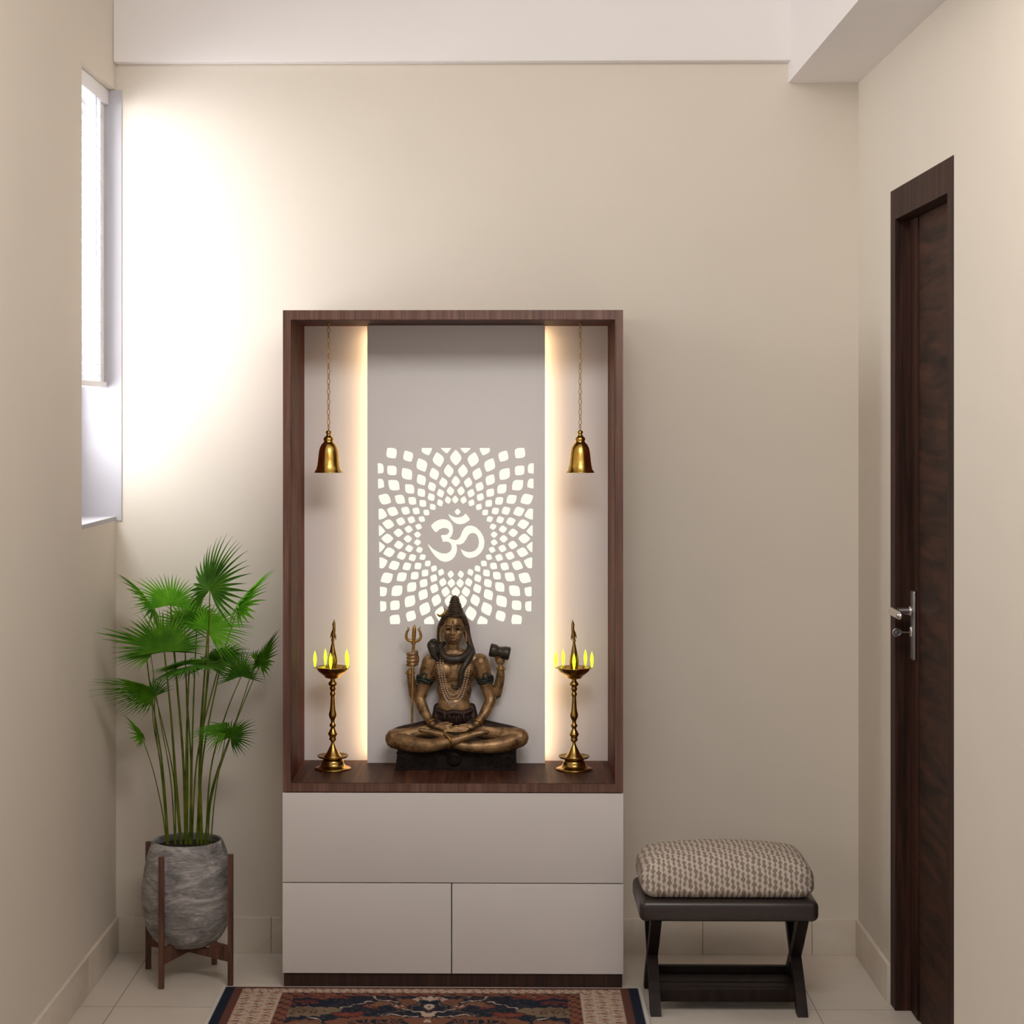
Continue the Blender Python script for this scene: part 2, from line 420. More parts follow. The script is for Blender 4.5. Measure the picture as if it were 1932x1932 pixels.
# blind
bl = thing('venetian_blind', 'white slatted venetian blind hanging inside the narrow window opening', 'blind', (-1.148, -.22, 1.625))
BX = -1.148; BYN, BYF = OY+.006, -.066
MB().box(BX-.022, BX+.018, BYN, -.008, 2.418, 2.461, .002).build('headrail', M['white_metal'], bl)
MB().box(BX-.003, BX+.006, -.062, -.008, 1.626, 2.418, .001).build('side_rail', M['white_metal'], bl)
MB().box(BX-.012, BX+.014, BYN, -.008, 1.612, 1.628, .002).build('bottom_rail', M['white_metal'], bl)
slat0 = None; ns = 26
for i in range(ns):
    z = 1.645 + i * (2.405-1.645)/(ns-1)
    if slat0 is None:
        B = MB(); vs = []; k = 6
        for y in (BYN, BYF):
            for j in range(k+1):
                t = j/k - .5; ang = math.radians(6)
                w = t*.026; cr = .0022*(1-4*t*t)
                vs.append((BX + w*math.cos(ang) - cr*math.sin(ang), y, z - w*math.sin(ang) + cr*math.cos(ang)))
        B.add(vs, [(j, j+1, j+k+2, j+k+1) for j in range(k)], True)
        slat0 = B.build('slat', M['slat'], bl); z0 = z
        so = slat0.modifiers.new('thick', 'SOLIDIFY'); so.thickness = .0008
    else:
        o = slat0.copy(); C.objects.link(o); o.location.z = z - z0
MB().tube([(BX, -.14, 1.62), (BX, -.14, 2.42)], .0009, 6).build('ladder_cord', M['white_metal'], bl)
MB().tube([(BX+.015, -.16, 1.95), (BX+.015, -.16, 2.42)], .0012, 6).build('pull_cord', M['steel'], bl)

# door
dr = bpy.data.objects.new('door_1', None); C.objects.link(dr); dr.location = (XR, -.8, 0); dr['kind'] = 'structure'
B = MB(); T = .0012
B.box(XR-T, DX+.06, CF, DYF, 0, CT).box(XR-T, DX+.06, DYN, CN, 0, CT).box(XR-T, DX+.06, DYN, DYF, DZ, CT)
B.build('door_casing', M['casing'], dr)
# recess: door stop strip and leaf
DL = DX
B = MB().box(DL, DL+.035, DYN, DYF-.001, 0.004, DZ-.001)
lf = B.build('door_leaf', M['door'], dr)
MB().box(DL-.004, DL+.01, DYF-.088, DYF-.001, .004, DZ-.002).build('lock_stile', M['casing'], dr)
h = MB().rbox(DL-.0085, -.575, 1.526-(1178-788)*4.87/3600, .0055, .019, .0885, .005).build('handle_plate', M['steel'], dr)
hz = 1.526-(1151-788)*4.875/3600
B = MB().tube([(DL-.012, -.575, hz), (DL-.020, -.575, hz)], .013, 16, False); B.build('handle_rose', M['chrome'], h)
hc = [(DL-.014, -.575, hz), (DL-.055, -.575, hz), (DL-.062, -.580, hz), (DL-.064, -.60, hz), (DL-.063, -.68, hz-.001)]
B = MB().tube(catmull(hc, 5), .0105, 16); B.build('lever', M['chrome'], h)
kz = 1.526-(1191-788)*4.875/3600
B = MB().tube([(DL-.012, -.575, kz-.007), (DL-.012, -.575, kz+.010)], .0065, 14); B.build('lock_cylinder', M['chrome'], h)
key = thing('key', 'small dark key standing in the lock under the door handle', 'key', (DL-.02, -.575, kz))
B = MB().tube([(DL-.014, -.575, kz), (DL-.037, -.575, kz)], .002, 8); B.build('key_shaft', M['steel'], key)
B = MB().torus((DL-.050, -.575, kz), (0, 1, 0), .0085, .0035, 24, 8, 1.15, 1); B.ell((DL-.048, -.575, kz), (.011, .0018, .0085)); B.build('key_bow', M['steel'], key)

# ------------------------------------------------------------------ cabinet
FY = -.341                                # front plane
bl_, br_ = at(533, 1500, FY).x, at(1176.3, 1500, FY).x
zt = at(850, 585, FY).z
zo = at(850, 1494.5, FY).z                # underside of the niche frame
zf = at(850, 1478.5, FY).z                # niche floor
zi = at(850, 603, FY).z                   # niche top inside
xi0, xi1 = at(548.5, 900, FY).x, at(1160.5, 900, FY).x
zd1 = at(850, 1496.6, FY).z; zg = at(850, 1666.4, FY).z; zp = at(850, 1837, FY).z
cab = thing('prayer_cabinet', 'tall prayer cabinet with walnut framed niche above white drawer and doors', 'cabinet', ((bl_+br_)/2, -.17, 0))
MB().box(bl_+.001, xi0, FY, -.002, zo, zt).build('side_panel', M['walnut'], cab)
MB().box(xi1, br_-.001, FY, -.002, zo, zt).build('side_panel', M['walnut'], cab)
MB().box(xi0, xi1, FY, -.002, zi, zt).build('top_panel', M['walnut'], cab)
MB().box(xi0, xi1, FY, -.002, zo, zf).build('bottom_rail', M['walnut'], cab)
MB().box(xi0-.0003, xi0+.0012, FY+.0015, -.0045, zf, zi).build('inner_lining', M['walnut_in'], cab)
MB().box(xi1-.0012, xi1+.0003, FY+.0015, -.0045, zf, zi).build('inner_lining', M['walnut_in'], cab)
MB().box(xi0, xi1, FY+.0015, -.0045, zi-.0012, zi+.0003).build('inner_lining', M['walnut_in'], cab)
MB().box(xi0, xi1, FY+.0015, -.0045, zf, zf+.0015).build('shelf', M['walnut_y'], cab)
NF = zf + .0015
MB().box(xi0, xi1, -.004, -.001, zf, zi).build('back_panel', M['panel'], cab)
# lower unit
MB().box(bl_+.004, br_-.004, FY+.021, -.002, zp, zo).build('carcass', M['gap'], cab)
MB().box(bl_, bl_+.004, FY+.021, -.002, zp, zo).build('end_panel', M['lam'], cab)
MB().box(br_-.004, br_, FY+.021, -.002, zp, zo).build('end_panel', M['lam'], cab)
g = .0013
MB().box(bl_, br_, FY, FY+.02, zg+g, zd1, .0012).build('drawer', M['lam'], cab)
xm = at(852, 1750, FY).x
MB().box(bl_, xm-g, FY, FY+.02, zp, zg-g, .0012).build('door', M['lam'], cab)
MB().box(xm+g, br_, FY, FY+.02, zp, zg-g, .0012).build('door', M['lam'], cab)
MB().box(bl_+.003, br_-.003, FY+.006, -.012, 0, zp-.0005).build('plinth', M['plinth'], cab)

# perforated centre panel, cut through, with backlit acrylic behind
PYF = -.048; PTH = .004
px_l, px_r = at(693, 1000, PYF).x, at(1028.3, 1000, PYF).x
def P2(u, v):                     # photo detail coordinates -> (x, z) on the panel front
    p = at(700 + u/5.222, 830 + v/5.222, PYF); return (p.x, p.z)
rings = [
 ([(830,588),(912,592),(990,620),(1063,660),(1125,715),(1170,780),(1202,855),(1213,933),(1213,1010),(1193,1083),(1162,1155),(1112,1218),(1050,1268),(980,1305),(885,1325)], 41, 32),
 ([(887,502),(985,525),(1077,563),(1160,625),(1225,700),(1273,787),(1300,880),(1307,975),(1295,1070),(1262,1160),(1208,1243),(1138,1312),(1052,1363),(963,1403),(878,1412)], 48, 38),
 ([(835,408),(957,420),(1070,460),(1175,520),(1263,600),(1330,697),(1378,803),(1400,915),(1397,1035),(1370,1142),(1317,1247),(1240,1338),(1152,1412),(1047,1465),(935,1497),(835,1500)], 56, 43),
 ([(905,305),(1047,335),(1175,393),(1290,482),(1385,585),(1457,705),(1500,830),(1510,972),(1492,1107),(1442,1237),(1368,1350),(1270,1450),(1157,1525),(1027,1580),(897,1590)], 69, 50),
 ([(835,175),(1007,193),(1170,247),(1317,335),(1445,445),(1535,583),(1578,730),(1600,895),(1600,1055),(1572,1212),(1515,1360),(1415,1487),(1287,1590),(1140,1665),(985,1710)], 80, 58),
 ([(930,68),(1122,92),(1305,160),(1465,300),(1590,430),(1562,1495),(1435,1630),(1277,1735),(1098,1795)], 68, 55),
 ([(1468,128),(1597,280),(1570,1640),(1435,1775)], 72, 60)]
clipq = [(63, 79), (1607, 79), (1577, 1815), (93, 1815)]
def cliphalf(poly, a, b_):
    out = []
    def side(p): return (b_[0]-a[0])*(p[1]-a[1]) - (b_[1]-a[1])*(p[0]-a[0])
    for i in range(len(poly)):
        p, q = poly[i], poly[(i+1) % len(poly)]; sp_, sq = side(p), side(q)
        if sp_ >= 0: out.append(p)
        if (sp_ >= 0) != (sq >= 0):
            t = sp_/(sp_-sq); out.append((p[0]+(q[0]-p[0])*t, p[1]+(q[1]-p[1])*t))
    return out
def area(p): return .5*sum(p[i][0]*p[(i+1) % len(p)][1]-p[(i+1) % len(p)][0]*p[i][1] for i in range(len(p)))
holes = []
for pts, a_, b_ in rings:
    for (u, v) in pts:
        mir = [1] if abs(u-835) < 8 else [1, -1]
        for sg in mir:
            dx, dy = u-835, v-962; L = math.hypot(dx, dy); dx /= L; dy /= L
            kf = 1 - .10*abs(dx)
            if u in (830,) : dx, dy = 0, -1
            poly = []
            n = 9
            for half in (1, -1):
                for i in range(n):
                    t = -1 + 2*i/n; t = t*half
                    w = b_*(1-abs(t)**1.62)*.97*half*(1 - .06*t) + (4 if half > 0 else -4)*(1-abs(t))*0
                    # soften the tips
                    poly.append((t*a_*kf*.97, w))
            poly = [(u + p*dx - q*dy, v + p*dy + q*dx) for p, q in poly]
            if sg < 0: poly = [(2*835-p, q) for p, q in poly]
            if area(poly) < 0: poly.reverse()
            for i in range(4): poly = cliphalf(poly, clipq[i], clipq[(i+1) % 4])
            if len(poly) >= 3 and abs(area(poly)) > 150: holes.append(poly)
body = [(587,848),(618,815),(660,790),(705,780),(750,787),(784,812),(803,850),(808,895),(801,930),(787,953),(772,970),(800,980),(832,990),(862,976),(883,948),(897,905),(918,868),(950,847),(990,843),(1035,860),(1080,905),(1108,955),(1119,1010),(1108,1068),(1080,1115),(1038,1148),(985,1165),(940,1158),(908,1130),(890,1095),(883,1070),(908,1091),(943,1104),(985,1106),(1028,1090),(1056,1055),(1065,1008),(1057,960),(1036,926),(1005,915),(975,922),(952,948),(935,983),(908,1018),(872,1032),(838,1028),(848,1060),(843,1110),(820,1155),(785,1188),(735,1203),(685,1191),(640,1155),(602,1108),(574,1060),(555,1018),(580,1045),(612,1075),(652,1099),(700,1119),(745,1120),(780,1100),(796,1065),(791,1030),(771,1008),(740,999),(706,1005),(703,980),(692,958),(692,936),(733,938),(760,925),(771,902),(765,881),(745,868),(710,867),(675,880),(637,915)]
cres = [(757,725),(785,745),(815,758),(850,765),(885,761),(912,747),(932,722),(978,785),(950,805),(920,824),(875,832),(835,823),(800,792),(775,760)]
dot = [(852,673),(886,708),(852,744),(820,708)]
def chaikin(p):
    out = []
    for i in range(len(p)):
        a, b2 = p[i], p[(i+1) % len(p)]
        out += [(a[0]*.82+b2[0]*.18, a[1]*.82+b2[1]*.18), (a[0]*.18+b2[0]*.82, a[1]*.18+b2[1]*.82)]
    return out
holes += [chaikin(body), chaikin(cres), chaikin(dot)]
from mathutils.geometry import delaunay_2d_cdt
outer = [(px_l, NF+.0005), (px_r, NF+.0005), (px_r, zi-.0015), (px_l, zi-.0015)]
loops = [outer] + [[P2(u, v) for u, v in hp] for hp in holes]
def inside(p, poly):
    r = False
    for i in range(len(poly)):
        a, b2 = poly[i], poly[(i+1) % len(poly)]
        if (a[1] > p[1]) != (b2[1] > p[1]) and p[0] < (b2[0]-a[0])*(p[1]-a[1])/(b2[1]-a[1]) + a[0]: r = not r
    return r
vin = []; ein = []
for lp_ in loops:
    o_ = len(vin); vin += [Vector(p) for p in lp_]; ein += [(o_+i, o_+(i+1) % len(lp_)) for i in range(len(lp_))]
vo, eo, fo, _, _, _ = delaunay_2d_cdt(vin, ein, [], 1, 1e-6)
bbs = [(min(p[0] for p in l), max(p[0] for p in l), min(p[1] for p in l), max(p[1] for p in l), l) for l in loops[1:]]
keep = []
for f_ in fo:
    c_ = sum((vo[i] for i in f_), Vector((0, 0)))/len(f_)
    if not any(x0 < c_.x < x1 and z0 < c_.y < z1 and inside(c_, l) for x0, x1, z0, z1, l in bbs): keep.append(tuple(f_))
nv = len(vo)
vs = [(v.x, PYF, v.y) for v in vo] + [(v.x, PYF+PTH, v.y) for v in vo]
fs = keep + [tuple(i+nv for i in reversed(f_)) for f_ in keep]
cnt = {}
for f_ in keep:
    for k_ in range(len(f_)):
        e_ = (f_[k_], f_[(k_+1) % len(f_)]); cnt[frozenset(e_)] = cnt.get(frozenset(e_), []) + [e_]
for e_ in cnt.values():
    if len(e_) == 1: a, b2 = e_[0]; fs.append((a, b2, b2+nv, a+nv))
B = MB().add(vs, fs); pan = B.build('perforated_panel', M['panel'], cab, fix=True)
pan['label'] = 'grey white centre panel cut with petals and a sacred syllable'
MB().box(at(700, 1000, PYF).x, at(1020, 1000, PYF).x, PYF+.0034, PYF+.0064, at(850, 1195, PYF).z, at(850, 835, PYF).z).build('light_panel', M['glow'], cab)
# spacer behind the panel and the two warm light strips
MB().box(px_l+.012, px_r-.012, PYF+.0066, -.0042, NF+.002, zi-.002).build('spacer', M['panel'], cab)
for xa, sg in ((px_l, 1), (px_r, -1)):
    x0 = xa + sg*.0105
    MB().box(x0-.0015, x0+.0015, -.038, -.012, NF+.01, zi-.012).build('light_strip', M['led'], cab)

# ------------------------------------------------------------------ bells
def bell(px, label):
    Y = -.198; c = at(px, 812, Y); t = thing('hanging_bell', label, 'bell', (c.x, Y, c.z-.112), 'brass bells in the niche')
    u = (5.438-.198)/3600
    pr = [(27.3,0),(26.6,1.2),(23.2,6),(21.2,14),(19.8,26),(18.5,38),(16.6,47),(13.4,53),(10.6,56),(9.8,57),(8.2,59),(9.2,61),(9.6,63.5),(8.4,66.5),(5.6,68.5),(5.0,70),(3.2,72),(4.6,73.5),(5.4,76),(4.2,78.8),(2,79.6)]
    pr = [(r*u, z*u) for r, z in pr]
    inner = [((r-1.2*u), z+.3*u) for r, z in pr[:8]]
    z0 = c.z - 79.6*u
    B = MB().lathe(pr + [(.0002, 80*u)], c.x, Y, z0, 48)
    B = MB(); n = 48; prof = list(reversed(inner)) + pr + [(.0003, 80*u)]
    prof = [(.0003, inner[-1][1]+.5*u)] + prof
    B.lathe(prof, c.x, Y, z0, n); B.build('bell_body', M['bell_brass'], t)
    B = MB().tube([(c.x, Y, z0+50*u), (c.x, Y, z0+8*u)], .0012, 8); B.ell((c.x, Y, z0+7*u), (.006, .006, .006)); B.build('clapper', M['bell_brass'], t)
    B = MB(); zc = c.z+.0015; top = zi-.0012; nl = 21; pitch = (top-zc)/nl
    for i in range(nl):
        B.torus((c.x, Y, zc+(i+.5)*pitch), (0, 1, 0) if i % 2 else (.75, .66, 0), (.0034 if i % 2 else .0030), .0012, 12, 6, 1, pitch/.0066*1.12, ref=(0, 0, 1))
    B.build('chain', M['chain'], t)
    MB().lathe([(.005, -.003), (.0045, 0), (.001, .0005)], c.x, Y, zi-.0012, 16).build('hook_plate', M['chain'], t)
    return t
bell(620, 'brass bell on a chain above the left oil lamp')
bell(1094.6, 'brass bell on a chain above the right oil lamp')

# ------------------------------------------------------------------ oil lamps
def lamp(px, label, phis, turn):
    Y = -.141; u = (5.438+Y)/3600/5.68
    c = at(px, 1452, Y); x = c.x
    t = thing('oil_lamp', label, 'lamp', (x, Y, NF), 'brass oil lamps in the niche')
    V0 = 1715
    def pf(l): return [(r*u, max(0, (V0-v)*u)) for v, r in l]
    B = MB().lathe(pf([(1715,190),(1708,196),(1700,192),(1690,165),(1675,135),(1660,124),(1640,118),(1622,118),(1612,104),(1596,100)]), x, Y, NF, 48); B.build('base', M['brass'], t)
    B = MB().lathe(pf([(1600,60),(1597,120),(1588,152),(1572,168),(1566,166),(1578,146),(1584,108),(1580,90)]), x, Y, NF, 48); B.build('drip_tray', M['brass'], t)
    B = MB().lathe(pf([(1590,100),(1575,92),(1550,72),(1500,46),(1460,27),(1438,18),(1428,17),(1415,24),(1402,38),(1390,40),(1375,33),(1358,42),(1345,50),(1334,54),(1325,46),(1308,40),(1285,26),(1268,22),(1255,34),(1245,37),(1233,34),(1222,22),(1205,22),(1190,23),(1175,31),(1155,40),(1135,44),(1115,42),(1085,33),(1040,28),(980,25),(935,22),(922,28),(908,32),(895,30),(884,22),(872,24),(858,33),(842,34),(828,26),(812,44),(800,50),(788,46),(768,28),(755,24),(742,30)]), x, Y, NF, 36); B.build('stem', M['brass'], t)
    B = MB().lathe(pf([(745,30),(738,74),(728,86),(710,98),(698,116),(690,124),(668,152),(645,168),(632,172),(622,184),(618,180),(630,160),(650,120),(662,70),(664,42)]), x, Y, NF, 48)
    for k in range(5):                                   # five wick lips
        a = phis[k]; B.tube([(x+150*u*math.cos(a), Y+150*u*math.sin(a), NF+(V0-632)*u), (x+198*u*math.cos(a), Y+198*u*math.sin(a), NF+(V0-622)*u)], [9*u, 5*u], 8)
    B.build('bowl', M['brass'], t)
    B = MB().lathe(pf([(668,44),(640,40),(615,42),(590,48),(560,52),(520,46),(480,38),(440,30),(400,22),(370,15),(345,13),(335,20),(322,18)]), x, Y, NF, 24); B.build('spire', M['brass'], t)
    # finial: slim bird-like crest leaning on its tail
    z = lambda v: NF+(V0-v)*u
    B = MB(); s = turn
    B.tube([(x, Y, z(325)), (x+s*8*u, Y, z(270)), (x+s*14*u, Y, z(200)), (x+s*12*u, Y, z(160)), (x+s*16*u, Y, z(110))], [14*u, 22*u, 16*u, 18*u, 2*u], 10)
    B.tube([(x+s*12*u, Y, z(215)), (x-s*12*u, Y, z(262)), (x-s*26*u, Y, z(305))], [12*u, 11*u, 4*u], 8)
    B.tube([(x+s*10*u, Y, z(240)), (x+s*26*u, Y, z(285)), (x+s*30*u, Y, z(322))], [12*u, 10*u, 5*u], 8)
    B.build('finial', M['brass'], t)
    for k in range(5):
        a = phis[k]; fx, fy = x+192*u*math.cos(a), Y+192*u*math.sin(a); zb = z(628)
        MB().lathe([(.0004, 0), (8*u, 14*u), (16*u, 60*u), (19*u, 95*u), (15*u, 135*u), (6*u, 165*u), (.0003, 182*u)], fx, fy, zb, 14).build('flame', M['flame'], t)
    return t
R_ = math.radians
lamp(628, 'brass oil lamp with five flames on the left of the niche', [R_(182), R_(120), R_(268), R_(44), R_(330)], 1)
lamp(1083, 'brass oil lamp with five flames on the right of the niche', [R_(181), R_(125), R_(268), R_(48), R_(-8)], -1)

# ------------------------------------------------------------------ statue
YT = -.100
def S(u, v, y=0): return at(700 + u/5.085, 1100 + v/5.085, YT + y/3468)
SU = 1/3468*1.0
st0 = at(860, 1454, -.10)
st = thing('seated_statue', 'bronze four armed deity statue meditating cross-legged with a trident', 'statue', (st0.x, -.10, NF))
def cap(B, pts, n=12, k=4):
    P = catmull([S(*p[:3]) for p in pts], k); R = []
    for i in range(len(pts)-1):
        for j in range(k): R.append((pts[i][3]*(1-j/k) + pts[i+1][3]*j/k)*SU)
    R.append(pts[-1][3]*SU); B.tube(P, R, n)
def el(B, u, v, y, a, c, d): B.ell(S(u, v, y), (a*SU, d*SU, c*SU), 20, 14)
def sculpt(B, name, mat, voxel=.0014, smooth=3, parent=st):
    o = B.build(name, mat, parent)
    r = o.modifiers.new('r', 'REMESH'); r.mode = 'VOXEL'; r.voxel_size = voxel; r.use_smooth_shade = True
    s_ = o.modifiers.new('s', 'SMOOTH'); s_.factor = .5; s_.iterations = smooth
    bpy.context.view_layer.update()
    me = bpy.data.meshes.new_from_object(o.evaluated_get(bpy.context.evaluated_depsgraph_get()))
    o.modifiers.clear(); old = o.data; o.data = me; me.name = name
    for p in me.polygons: p.use_smooth = True
    bpy.data.meshes.remove(old); return o
B = MB()
# torso
el(B, 800, 850, 0, 210, 175, 105); el(B, 706, 835, -66, 96, 84, 58); el(B, 894, 835, -66, 96, 84, 58)
el(B, 800, 1020, 0, 168, 190, 88); el(B, 800, 1180, 0, 158, 130, 92); el(B, 800, 1280, 0, 178, 110, 100)
el(B, 800, 960, -68, 60, 90, 24); el(B, 770, 1060, -66, 36, 50, 22); el(B, 832, 1060, -66, 36, 50, 22)
cap(B, [(600,745,0,62),(700,700,5,62),(790,670,5,66),(900,700,5,62),(1010,740,0,62)])
cap(B, [(790,560,0,62),(790,640,5,60),(790,730,0,68)])
# front arms
cap(B, [(565,765,0,80),(535,870,0,76),(510,960,5,66),(482,1060,5,60),(470,1120,-5,58),(505,1220,-60,54),(550,1300,-110,42),(592,1350,-150,34)])
cap(B, [(1045,755,0,84),(1075,860,0,78),(1100,960,5,66),(1130,1060,5,60),(1145,1120,-5,58),(1105,1220,-60,54),(1055,1300,-110,42),(1012,1350,-150,34)])
# hands in the lap
el(B, 640, 1375, -178, 52, 24, 34); el(B, 945, 1385, -178, 52, 24, 34)
for j, (vv, yy, ln) in enumerate(((1345,-190,780),(1365,-205,775),(1385,-215,760),(1402,-215,735))):
    cap(B, [(660,1368+j*8,yy+8,14),(710,vv+6,yy-4,13),(ln-25,vv+2,yy-4,11),(ln,vv+8,yy,8)], 8)
cap(B, [(625,1362,-190,15),(690,1345,-205,13),(740,1338,-205,10)], 8)
for j, (vv, yy, ln) in enumerate(((1372,-195,790),(1388,-212,770),(1405,-222,720),(1422,-225,700))):
    cap(B, [(930,1380+j*8,yy+8,14),(880,vv+4,yy-4,13),(ln+25,vv,yy-4,11),(ln,vv+6,yy,8)], 8)
cap(B, [(960,1370,-190,15),(900,1362,-205,13),(850,1365,-208,10)], 8)
# rear arms
cap(B, [(620,830,55,60),(520,980,75,54),(430,1090,70,48),(400,1010,45,46),(385,920,20,40),(374,850,5,32)])
cap(B, [(1010,830,55,60),(1110,980,75,54),(1190,1080,70,50),(1225,980,45,48),(1243,890,20,42),(1246,815,5,32)])
el(B, 412, 730, 14, 54, 72, 28)
for j in range(4):
    vv = 678+j*34
    cap(B, [(440,vv,8,15),(420,vv,-28,16),(384,vv+3,-38,17),(352,vv+5,-18,16),(362,vv+6,10,14)], 8)
cap(B, [(430,690,0,16),(440,660,-22,14),(405,655,-36,13)], 8)
el(B, 1240, 742, 8, 46, 52, 28)
for j in range(4):
    uu = 1212+j*20
    cap(B, [(uu,720,-2,11),(uu-2,690,-34,11),(uu-4,650,-44,10),(uu-4,615,-26,9)], 8)
cap(B, [(1205,745,-5,14),(1198,705,-30,12),(1204,675,-42,11)], 8)
# legs
cap(B, [(700,1370,-10,80),(480,1430,-60,86),(300,1475,-100,92),(225,1490,-120,92)], 16)
cap(B, [(225,1500,-125,88),(380,1545,-205,78),(560,1560,-255,66),(720,1530,-285,52),(830,1500,-290,42)], 16)
cap(B, [(830,1500,-290,42),(930,1468,-290,36),(1030,1442,-285,28),(1115,1428,-280,17)], 12)
cap(B, [(900,1370,-10,80),(1150,1430,-60,86),(1340,1470,-100,92),(1425,1480,-120,90)], 16)
cap(B, [(1425,1490,-125,86),(1270,1550,-195,76),(1080,1570,-235,64),(900,1565,-250,52),(780,1530,-262,42)], 16)
cap(B, [(770,1490,-250,36),(660,1450,-262,32),(560,1425,-262,26),(470,1408,-258,17)], 12)
for j in range(5): el(B, 1118-j*3, 1424+j*7, -282+j*8, 14, 7, 9); el(B, 466+j*3, 1406+j*6, -262+j*8, 13, 7, 9)
# head
el(B, 793, 415, 5, 112, 135, 112); el(B, 788, 500, -22, 92, 92, 86); el(B, 787, 560, -55, 38, 30, 34)
el(B, 735, 480, -68, 34, 30, 28); el(B, 842, 480, -68, 34, 30, 28)
cap(B, [(784,415,-108,10),(784,450,-124,11),(784,485,-138,17)], 8); el(B, 770, 490, -118, 12, 9, 12); el(B, 799, 490, -118, 12, 9, 12)
cap(B, [(700,408,-86,8),(735,396,-106,10),(770,408,-112,8)], 8); cap(B, [(800,408,-112,8),(838,396,-106,10),(872,408,-86,8)], 8)
cap(B, [(752,533,-100,6),(785,526,-112,9),(820,533,-100,6)], 8); cap(B, [(757,546,-100,6),(785,550,-110,9),(815,546,-100,6)], 8)
el(B, 742, 440, -88, 26, 11, 16); el(B, 828, 440, -88, 26, 11, 16); el(B, 785, 372, -108, 9, 18, 7)
cap(B, [(680,430,0,16),(668,480,0,15),(668,560,-5,12)], 8); cap(B, [(905,430,0,16),(912,480,0,15),(914,560,-5,12)], 8)
body_o = sculpt(B, 'body', M['bronze'], .00125, 2)
dg = bpy.context.evaluated_depsgraph_get()
off = worldloc(st)
bvh = BVHTree.FromPolygons([v.co + off for v in body_o.data.vertices], [tuple(p.vertices) for p in body_o.data.polygons])
def surf(u, v, lift=6, dflt=-100):
    p = S(u, v, -600); d = (p - CAM).normalized(); h_ = bvh.ray_cast(p, d)
    return (h_[0] - d*lift*SU) if h_[0] else S(u, v, dflt)
# dark ellipsoids paint in the shade of the eye sockets
B = MB()
for uu in (742, 828): B.ell(surf(uu, 440, 0), (24*SU, 5*SU, 9*SU))
B.build('shaded_sockets', M['bronze_base'], body_o)
# hair
B = MB()
el(B, 796, 368, 52, 134, 130, 112); cap(B, [(682,380,-10,24),(706,325,-34,22),(750,296,-46,20),(793,288,-48,18),(840,296,-46,20),(884,325,-34,22),(908,380,-10,26)])
cap(B, [(684,362,10,26),(664,430,25,30),(655,510,35,24),(650,590,35,18)]); cap(B, [(905,362,10,28),(914,420,15,34),(925,500,20,34),(950,590,10,30),(975,650,-5,26),(985,710,-15,18)])
cap(B, [(805,310,0,78),(808,250,0,66),(806,190,0,46),(804,150,0,34)])
cap(B, [(782,146,0,16),(802,142,-4,22),(824,146,0,16)], 8)
hair = sculpt(B, 'hair', M['bronze_hair'], .0011, 1)
B = MB()
for k in range(11):
    t_ = k/10; vv = 308-t_*165; B.torus(S(808-4*t_, vv, 0), (.06*math.sin(k*2), 0, 1), (86-50*t_**.9)*SU, (10-4*t_)*SU, 32, 8)
B.build('coiled_topknot', M['bronze_hair'], hair)
B = MB(); cap(B, [(634,300,-20,5),(662,316,-30,12),(696,300,-34,15),(712,268,-30,13),(698,232,-20,4)], 10); cap(B, [(700,295,-20,9),(735,310,-10,10)], 8)
B.build('crescent', M['bronze_gold'], st)
# snake
B = MB()
cap(B, [(935,560,60,26),(955,610,0,32),(925,680,-70,36),(860,720,-110,37),(790,732,-122,37),(715,712,-108,35),(675,660,-70,32),(672,610,-20,28),(700,580,50,24)], 14)
cap(B, [(972,640,-10,26),(955,700,-75,30),(905,780,-122,29),(868,850,-128,27),(858,920,-120,25),(850,975,-112,20),(822,1005,-106,16),(792,1003,-104,12),(775,970,-108,6)], 14)
cap(B, [(640,730,-50,28),(615,700,-50,36),(600,650,-45,48),(592,605,-45,52),(596,570,-50,42),(604,556,-66,26)], 14)
el(B, 592, 600, -30, 56, 58, 26)
sculpt(B, 'snake', M['bronze_snake'], .0012, 1)
# beads
B = MB()
for (ul, ur, vt, vb, yy) in ((690, 902, 745, 1075, 0), (662, 930, 740, 1112, 0), (636, 960, 740, 1150, 0), (705, 880, 1085, 1195, 0)):
    mid = (ul+ur)/2 - 12; prev = None; hw = (ur-ul)/2; pts = []
    for i in range(401):
        t_ = -1 + i/200; uu = mid + hw*(1 if t_ > 0 else -1)*abs(t_)**.9 + 12*t_*t_; vv = vt + (vb-vt)*(1-abs(t_)**2.6) if vt < 1000 else vt + (vb-vt)*(1-abs(t_)**1.2)
        pts.append((uu, vv))
    acc = 1e9; last = pts[0]
    for p in pts:
        acc += math.hypot(p[0]-last[0], p[1]-last[1]); last = p
        if acc > 21:
            acc = 0; B.ell(surf(p[0], p[1], 6), (9*SU,)*3, 8, 6)
B.build('bead_necklace', M['bead'], st)
